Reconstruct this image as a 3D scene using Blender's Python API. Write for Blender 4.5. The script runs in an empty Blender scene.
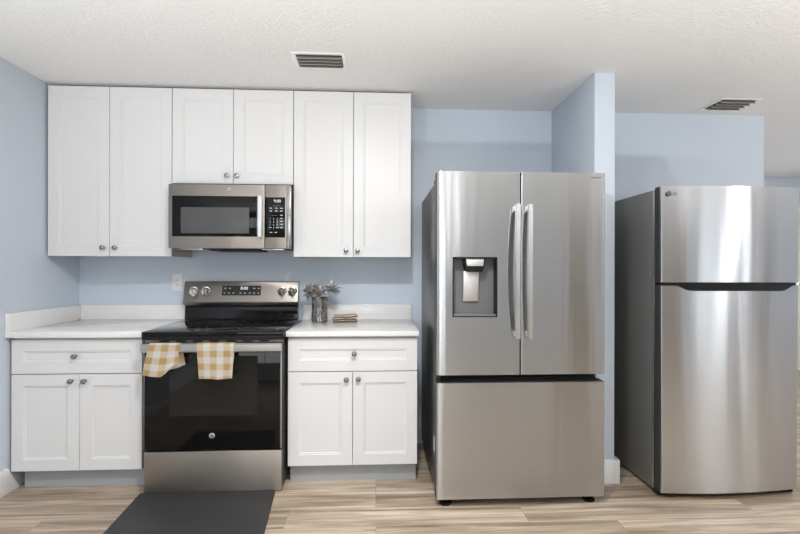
import bpy, bmesh, math, random
from mathutils import Vector, Matrix
random.seed(7)
S = bpy.context.scene
C = S.collection
PI = math.pi

# ------------------------------------------------------------------ camera, light, exposure
cam_d = bpy.data.cameras.new('camera')
cam = bpy.data.objects.new('camera', cam_d); C.objects.link(cam)
cam_d.sensor_width = 36.0
cam_d.lens = 459.0 / 800 * 36.0
cam_d.shift_y = 2.46 / 800
cam_d.clip_start = 0.05
cam.matrix_world = (Matrix.Translation((0, -3.334, 1.267)) @ Matrix.Rotation(-0.05153, 4, 'Z')
                    @ Matrix.Rotation(PI / 2, 4, 'X') @ Matrix.Rotation(0.00226, 4, 'Z'))
S.camera = cam
S.view_settings.view_transform = 'Standard'
S.view_settings.look = 'None'
S.view_settings.gamma = 1
S.view_settings.use_curve_mapping = False
S.view_settings.exposure = 0.0

world = bpy.data.worlds.new('daylight'); S.world = world
world.use_nodes = True
world.node_tree.nodes['Background'].inputs[0].default_value = (0.86, 0.93, 1.0, 1)
world.node_tree.nodes['Background'].inputs[1].default_value = 1.6

def area(name, loc, direction, sx, sy, power, col=(1, 1, 1)):
    d = bpy.data.lights.new(name, 'AREA'); d.shape = 'RECTANGLE'; d.size = sx; d.size_y = sy
    d.energy = power; d.color = col
    o = bpy.data.objects.new(name, d); C.objects.link(o)
    o.location = loc
    o.rotation_euler = Vector(direction).to_track_quat('-Z', 'Y').to_euler()
    return o

# daylight by the unseen windows, plus added lights for the steel reflections
area('window_daylight', (-0.4, -5.72, 1.45), (0, 1, 0), 2.4, 1.2, 32, (0.97, 0.98, 1.0))
area('added_streak_light', (6.30, -5.72, 1.05), (0, 1, 0), 0.20, 2.0, 40, (0.97, 0.98, 1.0))  # added to brighten the streak reflected in the bowed refrigerator
area('added_reflection_light', (4.95, -5.72, 1.15), (0, 1, 0), 1.4, 1.8, 4.6, (0.98, 0.99, 1.0))  # added to lighten the left part of that reflection
area('side_window_daylight', (6.72, 0.6, 1.45), (-1, 0, 0), 1.4, 1.2, 45, (0.97, 0.98, 1.0))
CEILING_LAMPS = [((0.0, -2.25), 42), ((3.72, -2.9), 36), ((4.4, 0.9), 9)]     # flush LED discs
FILL_UPLIGHTS = [((-1.3, -4.0), 420), ((0.9, -4.2), 420), ((3.2, -4.0), 420), ((5.4, -3.4), 200)]     # unseen uplights added to brighten the ceiling

# ------------------------------------------------------------------ materials
def new_mat(name):
    m = bpy.data.materials.new(name); m.use_nodes = True
    return m, m.node_tree.nodes, m.node_tree.links, m.node_tree.nodes['Principled BSDF']

def mat(name, col, rough=0.5, metal=0.0, spec=0.5, bump=None, coat=0.0, vary=0.0):
    m, n, l, b = new_mat(name)
    b.inputs['Base Color'].default_value = (*col, 1)
    b.inputs['Roughness'].default_value = rough
    b.inputs['Metallic'].default_value = metal
    b.inputs['Specular IOR Level'].default_value = spec
    b.inputs['Coat Weight'].default_value = coat
    tc = n.new('ShaderNodeTexCoord')
    if vary:
        t = n.new('ShaderNodeTexNoise'); t.inputs['Scale'].default_value = 2.5; t.inputs['Detail'].default_value = 3
        l.new(tc.outputs['Object'], t.inputs['Vector'])
        mx = n.new('ShaderNodeMix'); mx.data_type = 'RGBA'
        mx.inputs[6].default_value = (*[c * (1 - vary) for c in col], 1)
        mx.inputs[7].default_value = (*[min(1, c * (1 + vary)) for c in col], 1)
        l.new(t.outputs['Fac'], mx.inputs[0]); l.new(mx.outputs[2], b.inputs['Base Color'])
    if bump:
        sc, st, dist = bump
        t = n.new('ShaderNodeTexNoise'); t.inputs['Scale'].default_value = sc; t.inputs['Detail'].default_value = 4
        l.new(tc.outputs['Object'], t.inputs['Vector'])
        bp = n.new('ShaderNodeBump'); bp.inputs['Strength'].default_value = st; bp.inputs['Distance'].default_value = dist
        l.new(t.outputs['Fac'], bp.inputs['Height']); l.new(bp.outputs['Normal'], b.inputs['Normal'])
    return m

def steel(name, col, rough=0.28, wave=0.25, aniso=0.75):
    """brushed stainless: horizontal grain, so reflections smear up and down; sheet slightly wavy across its width"""
    m, n, l, b = new_mat(name)
    b.inputs['Metallic'].default_value = 1
    b.inputs['Roughness'].default_value = rough
    b.inputs['Anisotropic'].default_value = aniso
    b.inputs['Anisotropic Rotation'].default_value = 0.25
    tg = n.new('ShaderNodeTangent'); tg.direction_type = 'RADIAL'; tg.axis = 'Z'
    l.new(tg.outputs['Tangent'], b.inputs['Tangent'])
    tc = n.new('ShaderNodeTexCoord')
    mp = n.new('ShaderNodeMapping'); mp.inputs['Scale'].default_value = (2.2, 1.0, 90)
    l.new(tc.outputs['Object'], mp.inputs['Vector'])
    t = n.new('ShaderNodeTexNoise'); t.inputs['Scale'].default_value = 4; t.inputs['Detail'].default_value = 5
    l.new(mp.outputs['Vector'], t.inputs['Vector'])
    mx = n.new('ShaderNodeMix'); mx.data_type = 'RGBA'
    mx.inputs[6].default_value = (*[c * 0.95 for c in col], 1)
    mx.inputs[7].default_value = (*[min(1, c * 1.05) for c in col], 1)
    l.new(t.outputs['Fac'], mx.inputs[0]); l.new(mx.outputs[2], b.inputs['Base Color'])
    mp2 = n.new('ShaderNodeMapping'); mp2.inputs['Scale'].default_value = (9, 1.0, 0.55)
    l.new(tc.outputs['Object'], mp2.inputs['Vector'])
    w = n.new('ShaderNodeTexNoise'); w.inputs['Scale'].default_value = 1.0; w.inputs['Detail'].default_value = 2
    l.new(mp2.outputs['Vector'], w.inputs['Vector'])
    bp = n.new('ShaderNodeBump'); bp.inputs['Strength'].default_value = wave; bp.inputs['Distance'].default_value = 0.01
    l.new(w.outputs['Fac'], bp.inputs['Height']); l.new(bp.outputs['Normal'], b.inputs['Normal'])
    return m

M = {}
M['wall'] = mat('wall_paint', (0.600, 0.667, 0.748), 0.6, bump=(60, 0.08, 0.004))
M['white_trim'] = mat('trim_paint', (0.82, 0.82, 0.82), 0.35)
M['cabinet'] = mat('cabinet_paint', (0.735, 0.735, 0.735), 0.38, vary=0.01)
M['cabinet_box'] = mat('cabinet_box_laminate', (0.62, 0.60, 0.57), 0.5, vary=0.03)
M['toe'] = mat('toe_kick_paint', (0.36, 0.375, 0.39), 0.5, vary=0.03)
M['steel'] = steel('brushed_stainless', (0.49, 0.50, 0.503), 0.23, 0.24, 1.0)
M['steel_curved'] = steel('brushed_stainless_convex', (0.585, 0.60, 0.62), 0.225, 0.12, 1.0)
M['slate'] = steel('brushed_dark_stainless', (0.355, 0.322, 0.288), 0.42, 0.15)
M['nickel'] = mat('satin_nickel', (0.32, 0.315, 0.31), 0.22, 1.0, vary=0.05)
M['chrome'] = mat('polished_metal', (0.78, 0.77, 0.76), 0.16, 1.0, vary=0.03)
M['handle'] = mat('satin_handle_metal', (0.66, 0.66, 0.66), 0.36, 1.0, vary=0.03)
M['paddle'] = mat('satin_paddle_metal', (0.72, 0.71, 0.69), 0.5, 1.0, vary=0.08)
M['oven_handle'] = mat('oven_handle_metal', (0.50, 0.485, 0.46), 0.38, 1.0, vary=0.03)
M['shaded_fridge_side'] = mat('shaded_fridge_side_paint', (0.085, 0.085, 0.080), 0.34, 0.35, vary=0.03, bump=(220, 0.05, 0.002))  # base colour darkened to carry the shade on this side
M['black_glass'] = mat('black_glass', (0.005, 0.005, 0.005), 0.05, 0, 0.25, vary=0.1)
M['window_glass'] = mat('tinted_window_glass', (0.010, 0.010, 0.010), 0.06, 0, 0.36, vary=0.1)
M['microwave_glass'] = mat('grey_mesh_glass', (0.085, 0.086, 0.088), 0.3, 0, 0.3, vary=0.1)
M['black'] = mat('black_plastic', (0.008, 0.008, 0.008), 0.45, 0, 0.25, vary=0.1)
M['black_matt'] = mat('dark_void', (0.006, 0.006, 0.006), 0.8, vary=0.1)
M['side_grey'] = mat('fridge_side_paint', (0.20, 0.20, 0.19), 0.38, 0.35, vary=0.03, bump=(220, 0.05, 0.002))
M['gasket_and_shade'] = mat('dark_gasket_and_shade', (0.035, 0.035, 0.034), 0.5, vary=0.1)  # gasket colour, also standing in for shadow on the range body
M['bucket'] = mat('dispenser_plastic', (0.15, 0.15, 0.152), 0.4, vary=0.05)
M['mark'] = mat('grey_mark', (0.10, 0.10, 0.10), 0.5, vary=0.05)
M['white_mark'] = mat('white_print', (0.62, 0.62, 0.62), 0.5, vary=0.03)
M['outlet'] = mat('outlet_plastic', (0.82, 0.82, 0.80), 0.35, vary=0.02)
M['vent_dark'] = mat('vent_duct', (0.09, 0.082, 0.075), 0.7, vary=0.1)
M['vent_metal'] = mat('vent_metal', (0.50, 0.465, 0.43), 0.45, vary=0.06)
M['silver'] = mat('silver_foil', (0.78, 0.77, 0.75), 0.25, 0.5, bump=(110, 0.6, 0.006), vary=0.2)
M['lamp_base'] = mat('lamp_base_paint', (0.8, 0.8, 0.8), 0.4, vary=0.02)
M['sticker'] = mat('white_sticker', (0.75, 0.75, 0.75), 0.5, vary=0.02)

def lit(name, col, strength):
    m, n, l, b = new_mat(name)
    b.inputs['Base Color'].default_value = (0.02, 0.02, 0.02, 1)
    b.inputs['Emission Color'].default_value = (*col, 1); b.inputs['Emission Strength'].default_value = strength
    return m
M['digits'] = lit('lit_digits', (0.9, 0.95, 1.0), 1.1)

def ceiling_mat():
    m, n, l, b = new_mat('knockdown_ceiling')
    b.inputs['Base Color'].default_value = (0.80, 0.797, 0.79, 1); b.inputs['Roughness'].default_value = 0.8
    tc = n.new('ShaderNodeTexCoord')
    t = n.new('ShaderNodeTexNoise'); t.inputs['Scale'].default_value = 62; t.inputs['Detail'].default_value = 5; t.inputs['Roughness'].default_value = 0.6
    l.new(tc.outputs['Object'], t.inputs['Vector'])
    r = n.new('ShaderNodeValToRGB'); r.color_ramp.elements[0].position = 0.42; r.color_ramp.elements[1].position = 0.62
    l.new(t.outputs['Fac'], r.inputs['Fac'])
    bp = n.new('ShaderNodeBump'); bp.inputs['Strength'].default_value = 0.5; bp.inputs['Distance'].default_value = 0.004
    l.new(r.outputs['Color'], bp.inputs['Height']); l.new(bp.outputs['Normal'], b.inputs['Normal'])
    return m
M['ceiling'] = ceiling_mat()

def floor_mat():
    m, n, l, b = new_mat('vinyl_planks')
    b.inputs['Roughness'].default_value = 0.42
    tc = n.new('ShaderNodeTexCoord')
    br = n.new('ShaderNodeTexBrick'); br.offset = 0.37; br.offset_frequency = 3
    for k, v in (('Scale', 1), ('Mortar Size', 0.0012), ('Mortar Smooth', 0.3), ('Bias', 0), ('Brick Width', 1.22), ('Row Height', 0.178)):
        br.inputs[k].default_value = v
    br.inputs['Color1'].default_value = (0, 0, 0, 1); br.inputs['Color2'].default_value = (1, 1, 1, 1); br.inputs['Mortar'].default_value = (0.4, 0.4, 0.4, 1)
    l.new(tc.outputs['Object'], br.inputs['Vector'])
    # grain: noise stretched along the plank, shifted plank by plank
    add = n.new('ShaderNodeVectorMath'); add.operation = 'MULTIPLY_ADD'
    add.inputs[1].default_value = (7.3, 3.1, 11.0)
    l.new(br.outputs['Color'], add.inputs[0]); l.new(tc.outputs['Object'], add.inputs[2])
    mp = n.new('ShaderNodeMapping'); mp.inputs['Scale'].default_value = (1.1, 17, 4)
    l.new(add.outputs['Vector'], mp.inputs['Vector'])
    g = n.new('ShaderNodeTexNoise'); g.inputs['Scale'].default_value = 1.0; g.inputs['Detail'].default_value = 7
    g.inputs['Roughness'].default_value = 0.62; g.inputs['Distortion'].default_value = 0.7
    l.new(mp.outputs['Vector'], g.inputs['Vector'])
    mp2 = n.new('ShaderNodeMapping'); mp2.inputs['Scale'].default_value = (4, 95, 4)
    l.new(add.outputs['Vector'], mp2.inputs['Vector'])
    g2 = n.new('ShaderNodeTexNoise'); g2.inputs['Scale'].default_value = 1.0; g2.inputs['Detail'].default_value = 4
    l.new(mp2.outputs['Vector'], g2.inputs['Vector'])
    r = n.new('ShaderNodeValToRGB')
    e = r.color_ramp.elements
    e[0].position = 0.33; e[0].color = (0.225, 0.165, 0.115, 1)
    e[1].position = 0.64; e[1].color = (0.620, 0.515, 0.405, 1)
    x = r.color_ramp.elements.new(0.46); x.color = (0.370, 0.288, 0.210, 1)
    x = r.color_ramp.elements.new(0.56); x.color = (0.500, 0.405, 0.308, 1)
    l.new(g.outputs['Fac'], r.inputs['Fac'])
    mx = n.new('ShaderNodeMix'); mx.data_type = 'RGBA'; mx.blend_type = 'MULTIPLY'; mx.inputs[0].default_value = 1
    r2 = n.new('ShaderNodeMapRange'); r2.inputs[1].default_value = 0; r2.inputs[2].default_value = 1; r2.inputs[3].default_value = 0.84; r2.inputs[4].default_value = 1.14
    l.new(br.outputs['Color'], r2.inputs[0])
    r3 = n.new('ShaderNodeMapRange'); r3.inputs[1].default_value = 0.3; r3.inputs[2].default_value = 0.7; r3.inputs[3].default_value = 0.88; r3.inputs[4].default_value = 1.10
    l.new(g2.outputs['Fac'], r3.inputs[0])
    mm = n.new('ShaderNodeMath'); mm.operation = 'MULTIPLY'
    l.new(r2.outputs[0], mm.inputs[0]); l.new(r3.outputs[0], mm.inputs[1])
    l.new(r.outputs['Color'], mx.inputs[6]); l.new(mm.outputs[0], mx.inputs[7])
    m2 = n.new('ShaderNodeMix'); m2.data_type = 'RGBA'; m2.inputs[7].default_value = (0.16, 0.12, 0.09, 1)
    fm = n.new('ShaderNodeMath'); fm.operation = 'MULTIPLY'; fm.inputs[1].default_value = 0.7
    l.new(br.outputs['Fac'], fm.inputs[0]); l.new(fm.outputs[0], m2.inputs[0]); l.new(mx.outputs[2], m2.inputs[6])
    l.new(m2.outputs[2], b.inputs['Base Color'])
    bp = n.new('ShaderNodeBump'); bp.inputs['Strength'].default_value = 0.12; bp.inputs['Distance'].default_value = 0.002
    l.new(g2.outputs['Fac'], bp.inputs['Height']); l.new(bp.outputs['Normal'], b.inputs['Normal'])
    return m
M['floor'] = floor_mat()

def quartz_mat():
    m, n, l, b = new_mat('speckled_quartz')
    b.inputs['Roughness'].default_value = 0.16
    tc = n.new('ShaderNodeTexCoord')
    v = n.new('ShaderNodeTexVoronoi'); v.inputs['Scale'].default_value = 260
    l.new(tc.outputs['Object'], v.inputs['Vector'])
    r = n.new('ShaderNodeValToRGB'); r.color_ramp.elements[0].color = (0.74, 0.73, 0.715, 1); r.color_ramp.elements[1].color = (0.84, 0.835, 0.825, 1)
    r.color_ramp.elements[0].position = 0.0; r.color_ramp.elements[1].position = 0.42
    sep = n.new('ShaderNodeSeparateColor'); l.new(v.outputs['Color'], sep.inputs[0]); l.new(sep.outputs[0], r.inputs['Fac'])
    l.new(r.outputs['Color'], b.inputs['Base Color'])
    return m
M['quartz'] = quartz_mat()

def gingham_mat():
    m, n, l, b = new_mat('gingham_cotton')
    b.inputs['Roughness'].default_value = 0.85
    uv = n.new('ShaderNodeUVMap'); sp = n.new('ShaderNodeSeparateXYZ'); l.new(uv.outputs['UV'], sp.inputs[0])
    outs = []
    for k in (0, 1):
        f = n.new('ShaderNodeMath'); f.operation = 'FRACT'; l.new(sp.outputs[k], f.inputs[0])
        g = n.new('ShaderNodeMath'); g.operation = 'GREATER_THAN'; g.inputs[1].default_value = 0.5; l.new(f.outputs[0], g.inputs[0])
        outs.append(g)
    a = n.new('ShaderNodeMath'); a.operation = 'ADD'; l.new(outs[0].outputs[0], a.inputs[0]); l.new(outs[1].outputs[0], a.inputs[1])
    h = n.new('ShaderNodeMath'); h.operation = 'MULTIPLY'; h.inputs[1].default_value = 0.5; l.new(a.outputs[0], h.inputs[0])
    r = n.new('ShaderNodeValToRGB'); r.color_ramp.interpolation = 'LINEAR'
    e = r.color_ramp.elements
    e[0].position = 0; e[0].color = (0.90, 0.88, 0.86, 1); e[1].position = 1; e[1].color = (0.70, 0.50, 0.25, 1)
    x = e.new(0.5); x.color = (0.84, 0.73, 0.55, 1)
    l.new(h.outputs[0], r.inputs['Fac']); l.new(r.outputs['Color'], b.inputs['Base Color'])
    t = n.new('ShaderNodeTexNoise'); t.inputs['Scale'].default_value = 900
    bp = n.new('ShaderNodeBump'); bp.inputs['Strength'].default_value = 0.2; bp.inputs['Distance'].default_value = 0.001
    l.new(t.outputs['Fac'], bp.inputs['Height']); l.new(bp.outputs['Normal'], b.inputs['Normal'])
    return m
M['gingham'] = gingham_mat()
M['tan_cloth'] = mat('tan_cloth', (0.78, 0.58, 0.32), 0.85, bump=(500, 0.3, 0.001), vary=0.15)

def mat_rubber():
    m, n, l, b = new_mat('ribbed_mat')
    b.inputs['Base Color'].default_value = (0.032, 0.032, 0.033, 1); b.inputs['Roughness'].default_value = 0.55
    tc = n.new('ShaderNodeTexCoord')
    v = n.new('ShaderNodeTexVoronoi'); v.inputs['Scale'].default_value = 130; v.distance = 'CHEBYCHEV'
    l.new(tc.outputs['Object'], v.inputs['Vector'])
    bp = n.new('ShaderNodeBump'); bp.inputs['Strength'].default_value = 0.6; bp.inputs['Distance'].default_value = 0.002
    l.new(v.outputs['Distance'], bp.inputs['Height']); l.new(bp.outputs['Normal'], b.inputs['Normal'])
    return m
M['mat'] = mat_rubber()

def vase_mat():
    m, n, l, b = new_mat('mercury_glass')
    b.inputs['Metallic'].default_value = 0.55; b.inputs['Roughness'].default_value = 0.14; b.inputs['Coat Weight'].default_value = 0.5
    tc = n.new('ShaderNodeTexCoord'); mp = n.new('ShaderNodeMapping'); mp.inputs['Scale'].default_value = (1, 1, 0.5)
    l.new(tc.outputs['Object'], mp.inputs['Vector'])
    t = n.new('ShaderNodeTexNoise'); t.inputs['Scale'].default_value = 60; t.inputs['Detail'].default_value = 3; t.inputs['Distortion'].default_value = 1.5
    l.new(mp.outputs['Vector'], t.inputs['Vector'])
    r = n.new('ShaderNodeValToRGB'); r.color_ramp.elements[0].position = 0.38; r.color_ramp.elements[1].position = 0.68
    r.color_ramp.elements[0].color = (0.07, 0.068, 0.062, 1); r.color_ramp.elements[1].color = (0.42, 0.41, 0.39, 1)
    l.new(t.outputs['Fac'], r.inputs['Fac']); l.new(r.outputs['Color'], b.inputs['Base Color'])
    bp = n.new('ShaderNodeBump'); bp.inputs['Strength'].default_value = 0.5; bp.inputs['Distance'].default_value = 0.004
    l.new(t.outputs['Fac'], bp.inputs['Height']); l.new(bp.outputs['Normal'], b.inputs['Normal'])
    return m
M['vase'] = vase_mat()

def slat_mat():
    m, n, l, b = new_mat('cream_door_boards')
    b.inputs['Base Color'].default_value = (0.78, 0.72, 0.65, 1); b.inputs['Roughness'].default_value = 0.5
    return m
M['cream'] = slat_mat()

def pane_mat():
    m, n, l, b = new_mat('clear_pane')
    out = n['Material Output']
    tr = n.new('ShaderNodeBsdfTransparent'); gl = n.new('ShaderNodeBsdfGlossy'); gl.inputs['Roughness'].default_value = 0.02
    fr = n.new('ShaderNodeFresnel'); mx = n.new('ShaderNodeMixShader')
    l.new(fr.outputs[0], mx.inputs[0]); l.new(tr.outputs[0], mx.inputs[1]); l.new(gl.outputs[0], mx.inputs[2]); l.new(mx.outputs[0], out.inputs['Surface'])
    return m
M['pane'] = pane_mat()

# ------------------------------------------------------------------ mesh helpers (all in world metres)
class MB:
    def __init__(s): s.bm = bmesh.new(); s.mats = []
    def mi(s, m):
        if m not in s.mats: s.mats.append(m)
        return s.mats.index(m)
    def _take(s, tmp, m):
        me = bpy.data.meshes.new('tmp'); tmp.to_mesh(me); tmp.free()
        k = s.mi(m)
        n0 = len(s.bm.faces); s.bm.from_mesh(me); bpy.data.meshes.remove(me)
        s.bm.faces.ensure_lookup_table()
        for f in s.bm.faces[n0:]: f.material_index = k
    def box(s, x0, x1, y0, y1, z0, z1, m, bev=0.0, seg=2):
        t = bmesh.new()
        bmesh.ops.create_cube(t, size=1)
        for v in t.verts:
            v.co = ((x0 + x1) / 2 + v.co.x * (x1 - x0), (y0 + y1) / 2 + v.co.y * (y1 - y0), (z0 + z1) / 2 + v.co.z * (z1 - z0))
        if bev: bmesh.ops.bevel(t, geom=t.edges[:], offset=bev, segments=seg, profile=0.5, affect='EDGES')
        s._take(t, m); return s
    def prism(s, pts, axis, a, b, m, bev=0.0):
        """closed polygon pts (2-D) extruded along axis: 'x' pts=(y,z), 'y' pts=(x,z), 'z' pts=(x,y)"""
        t = bmesh.new()
        f3 = {'x': lambda p, c: (c, p[0], p[1]), 'y': lambda p, c: (p[0], c, p[1]), 'z': lambda p, c: (p[0], p[1], c)}[axis]
        A = [t.verts.new(f3(p, a)) for p in pts]; B = [t.verts.new(f3(p, b)) for p in pts]
        n = len(pts)
        t.faces.new(A); t.faces.new(B[::-1])
        for i in range(n): t.faces.new((A[i], B[i], B[(i + 1) % n], A[(i + 1) % n]))
        bmesh.ops.recalc_face_normals(t, faces=t.faces[:])
        if bev: bmesh.ops.bevel(t, geom=t.edges[:], offset=bev, segments=2, profile=0.5, affect='EDGES')
        s._take(t, m); return s
    def lathe(s, prof, origin, axis, m, n=24, rib=0.0, ribs=0):
        """prof: (r, h) pairs, revolved round `axis` (unit vector) through origin"""
        t = bmesh.new(); ax = Vector(axis).normalized()
        u = ax.orthogonal().normalized(); w = ax.cross(u); o = Vector(origin); rings = []
        for r, h in prof:
            ring = []
            for k in range(n):
                a = 2 * PI * k / n; rr = r * (1 + rib * math.cos(ribs * a)) if ribs else r
                ring.append(t.verts.new(o + ax * h + u * math.cos(a) * rr + w * math.sin(a) * rr))
            rings.append(ring)
        for i in range(len(rings) - 1):
            for k in range(n):
                t.faces.new((rings[i][k], rings[i][(k + 1) % n], rings[i + 1][(k + 1) % n], rings[i + 1][k]))
        t.faces.new(rings[0][::-1]); t.faces.new(rings[-1])
        bmesh.ops.recalc_face_normals(t, faces=t.faces[:])
        s._take(t, m); return s
    def sweep(s, path, sect, m, up=(0, 0, 1)):
        """sweep a 2-D section [(a,b)...] (or one per path point) along path; a across, b along up"""
        t = bmesh.new(); P = [Vector(p) for p in path]; rings = []
        for i, p in enumerate(P):
            d = (P[min(i + 1, len(P) - 1)] - P[max(i - 1, 0)]).normalized()
            side = d.cross(Vector(up))
            side = side.normalized() if side.length > 1e-6 else Vector((1, 0, 0))
            upv = side.cross(d).normalized()
            sc = sect[i] if isinstance(sect[0][0], (tuple, list)) else sect
            rings.append([t.verts.new(p + side * a + upv * b) for a, b in sc])
        n = len(rings[0])
        for i in range(len(rings) - 1):
            for k in range(n): t.faces.new((rings[i][k], rings[i][(k + 1) % n], rings[i + 1][(k + 1) % n], rings[i + 1][k]))
        t.faces.new(rings[0][::-1]); t.faces.new(rings[-1])
        bmesh.ops.recalc_face_normals(t, faces=t.faces[:])
        s._take(t, m); return s
    def grid(s, fn, nu, nv, m, uvfn=None, thick=0.0):
        t = bmesh.new(); V = [[t.verts.new(fn(i / nu, j / nv)) for j in range(nv + 1)] for i in range(nu + 1)]
        uvl = t.loops.layers.uv.new('UVMap')
        for i in range(nu):
            for j in range(nv):
                f = t.faces.new((V[i][j], V[i + 1][j], V[i + 1][j + 1], V[i][j + 1]))
                if uvfn:
                    for lp, (a, b) in zip(f.loops, ((i, j), (i + 1, j), (i + 1, j + 1), (i, j + 1))):
                        lp[uvl].uv = uvfn(a / nu, b / nv)
        if thick: bmesh.ops.solidify(t, geom=t.faces[:], thickness=thick)
        s._take(t, m); return s
    def text(s, body, size, x, z, y, m, depth=0.0006, align='CENTER', tilt=0.0, sx=1.0):
        cu = bpy.data.curves.new('t', 'FONT'); cu.body = body; cu.size = size; cu.extrude = depth
        cu.align_x = align; cu.align_y = 'CENTER'
        o = bpy.data.objects.new('t', cu); C.objects.link(o)
        me = bpy.data.meshes.new_from_object(o)
        me.transform(Matrix.Translation((x, y, z)) @ Matrix.Rotation(PI / 2 + tilt, 4, 'X') @ Matrix.Diagonal((sx, 1, 1, 1)))
        k = s.mi(m); s.bm.faces.ensure_lookup_table(); n0 = len(s.bm.faces)
        s.bm.from_mesh(me); s.bm.faces.ensure_lookup_table()
        for f in s.bm.faces[n0:]: f.material_index = k
        bpy.data.objects.remove(o); bpy.data.curves.remove(cu); bpy.data.meshes.remove(me)
        return s
    def build(s, name, parent=None, smooth=35):
        base = Vector((0, 0, 0)); r = parent
        while r is not None: base += r.location; r = r.parent
        if parent is None:
            pass
        bmesh.ops.translate(s.bm, verts=s.bm.verts[:], vec=-base)
        me = bpy.data.meshes.new(name); s.bm.to_mesh(me); s.bm.free()
        for m in s.mats: me.materials.append(m)
        if smooth:
            me.polygons.foreach_set('use_smooth', [True] * len(me.polygons))
            me.set_sharp_from_angle(angle=math.radians(smooth))
        o = bpy.data.objects.new(name, me); C.objects.link(o)
        if parent: o.parent = parent
        return o

def tag(o, label=None, cat=None, group=None, kind=None):
    for k, v in (('label', label), ('category', cat), ('group', group), ('kind', kind)):
        if v: o[k] = v
    return o

def thing(name, label, cat, loc, group=None):
    o = bpy.data.objects.new(name, None); o.empty_display_size = 0.05; C.objects.link(o); o.location = loc
    return tag(o, label, cat, group)

def struct(name, mb, parent=None, smooth=35):
    o = mb.build(name, parent, smooth)
    if parent is None: o['kind'] = 'structure'
    return o

# ------------------------------------------------------------------ the room
XL, XR, YR, YF, HC = -2.082, 6.6, -5.6, 2.2, 2.44
PX0, PX1, PY = 1.292, 1.417, -0.672          # stub wall between the refrigerators
XE = 2.933                                   # right end of the back wall
struct('floor', MB().box(XL - 0.1, XR + 0.1, YR - 0.1, YF + 0.1, -0.1, 0, M['floor']))
struct('ceiling', MB().box(XL - 0.1, XR + 0.1, YR - 0.1, YF + 0.1, HC, HC + 0.1, M['ceiling']))
struct('wall_left', MB().box(XL - 0.12, XL, YR - 0.12, 0.12, 0, HC, M['wall']))
struct('wall_back', MB().box(XL, XE, 0, 0.12, 0, HC, M['wall']))
struct('wall_partition', MB().box(PX0, PX1, PY, 0, 0, HC, M['wall'], 0.004))
struct('wall_hall', MB().box(XE - 0.12, XE, 0.12, YF, 0, HC, M['wall']))
# far wall with a boarded cream door
DX0, DX1 = 5.30, 6.22
w = MB()
w.box(XE - 0.12, DX0, YF, YF + 0.12, 0, HC, M['wall']).box(DX1, XR, YF, YF + 0.12, 0, HC, M['wall']).box(DX0, DX1, YF, YF + 0.12, 2.06, HC, M['wall'])
struct('wall_far', w)
d = MB()
nb = 26
for k in range(nb):
    z0 = 0.02 + k * (2.03 / nb)
    d.prism([(YF + 0.045, z0), (YF + 0.02, z0), (YF + 0.012, z0 + 0.008), (YF + 0.026, z0 + 2.03 / nb - 0.004), (YF + 0.045, z0 + 2.03 / nb - 0.004)], 'x', DX0 + 0.005, DX1 - 0.005, M['cream'])
d.box(DX0 + 0.005, DX1 - 0.005, YF + 0.045, YF + 0.07, 0.02, 2.05, M['cream'])
dd = struct('door_1', d)
MB().lathe([(0.012, 0), (0.012, 0.04), (0.027, 0.045), (0.03, 0.06), (0.02, 0.075)], (DX1 - 0.07, YF + 0.02, 1.0), (0, -1, 0), M['nickel']).build('door_knob', dd)
# wall opposite the kitchen with a wide window; its other openings are added for reflections
def wall_with_holes_y(name, y0, y1, x0, x1, holes):
    mb = MB(); xs = x0
    for (a, b, c, e) in holes:
        mb.box(xs, a, y0, y1, 0, HC, M['wall'])
        if c > 0: mb.box(a, b, y0, y1, 0, c, M['wall'])
        mb.box(a, b, y0, y1, e, HC, M['wall']); xs = b
    mb.box(xs, x1, y0, y1, 0, HC, M['wall'])
    return struct(name, mb)
wall_with_holes_y('wall_rear', YR - 0.12, YR, XL, XR, [(-1.6, 0.8, 0.85, 2.05), (4.25, 5.65, 0.25, 2.05), (6.13, 6.47, 0.0, 2.08)])
def window_y(name, a, b, c, e, y, nx, nz):
    fr = MB(); t = 0.05
    fr.box(a, a + t, y - 0.1, y - 0.02, c, e, M['white_trim']).box(b - t, b, y - 0.1, y - 0.02, c, e, M['white_trim'])
    fr.box(a, b, y - 0.1, y - 0.02, c, c + t, M['white_trim']).box(a, b, y - 0.1, y - 0.02, e - t, e, M['white_trim'])
    for k in range(1, nx): fr.box(a + (b - a) * k / nx - 0.015, a + (b - a) * k / nx + 0.015, y - 0.08, y - 0.04, c, e, M['white_trim'])
    for k in range(1, nz): fr.box(a, b, y - 0.08, y - 0.04, c + (e - c) * k / nz - 0.015, c + (e - c) * k / nz + 0.015, M['white_trim'])
    o = struct(name, fr)
    MB().box(a + t, b - t, y - 0.063, y - 0.057, c + t, e - t, M['pane']).build('window_pane', o)
window_y('window_1', -1.6, 0.8, 0.85, 2.05, YR, 2, 1)
window_y('added_window', 4.25, 5.65, 0.25, 2.05, YR, 2, 1)  # unseen window added for a bright band in the refrigerator reflection
window_y('added_streak_door', 6.13, 6.47, 0.02, 2.08, YR, 1, 1)  # unseen narrow glass door added to carry the reflected streak downward
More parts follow.
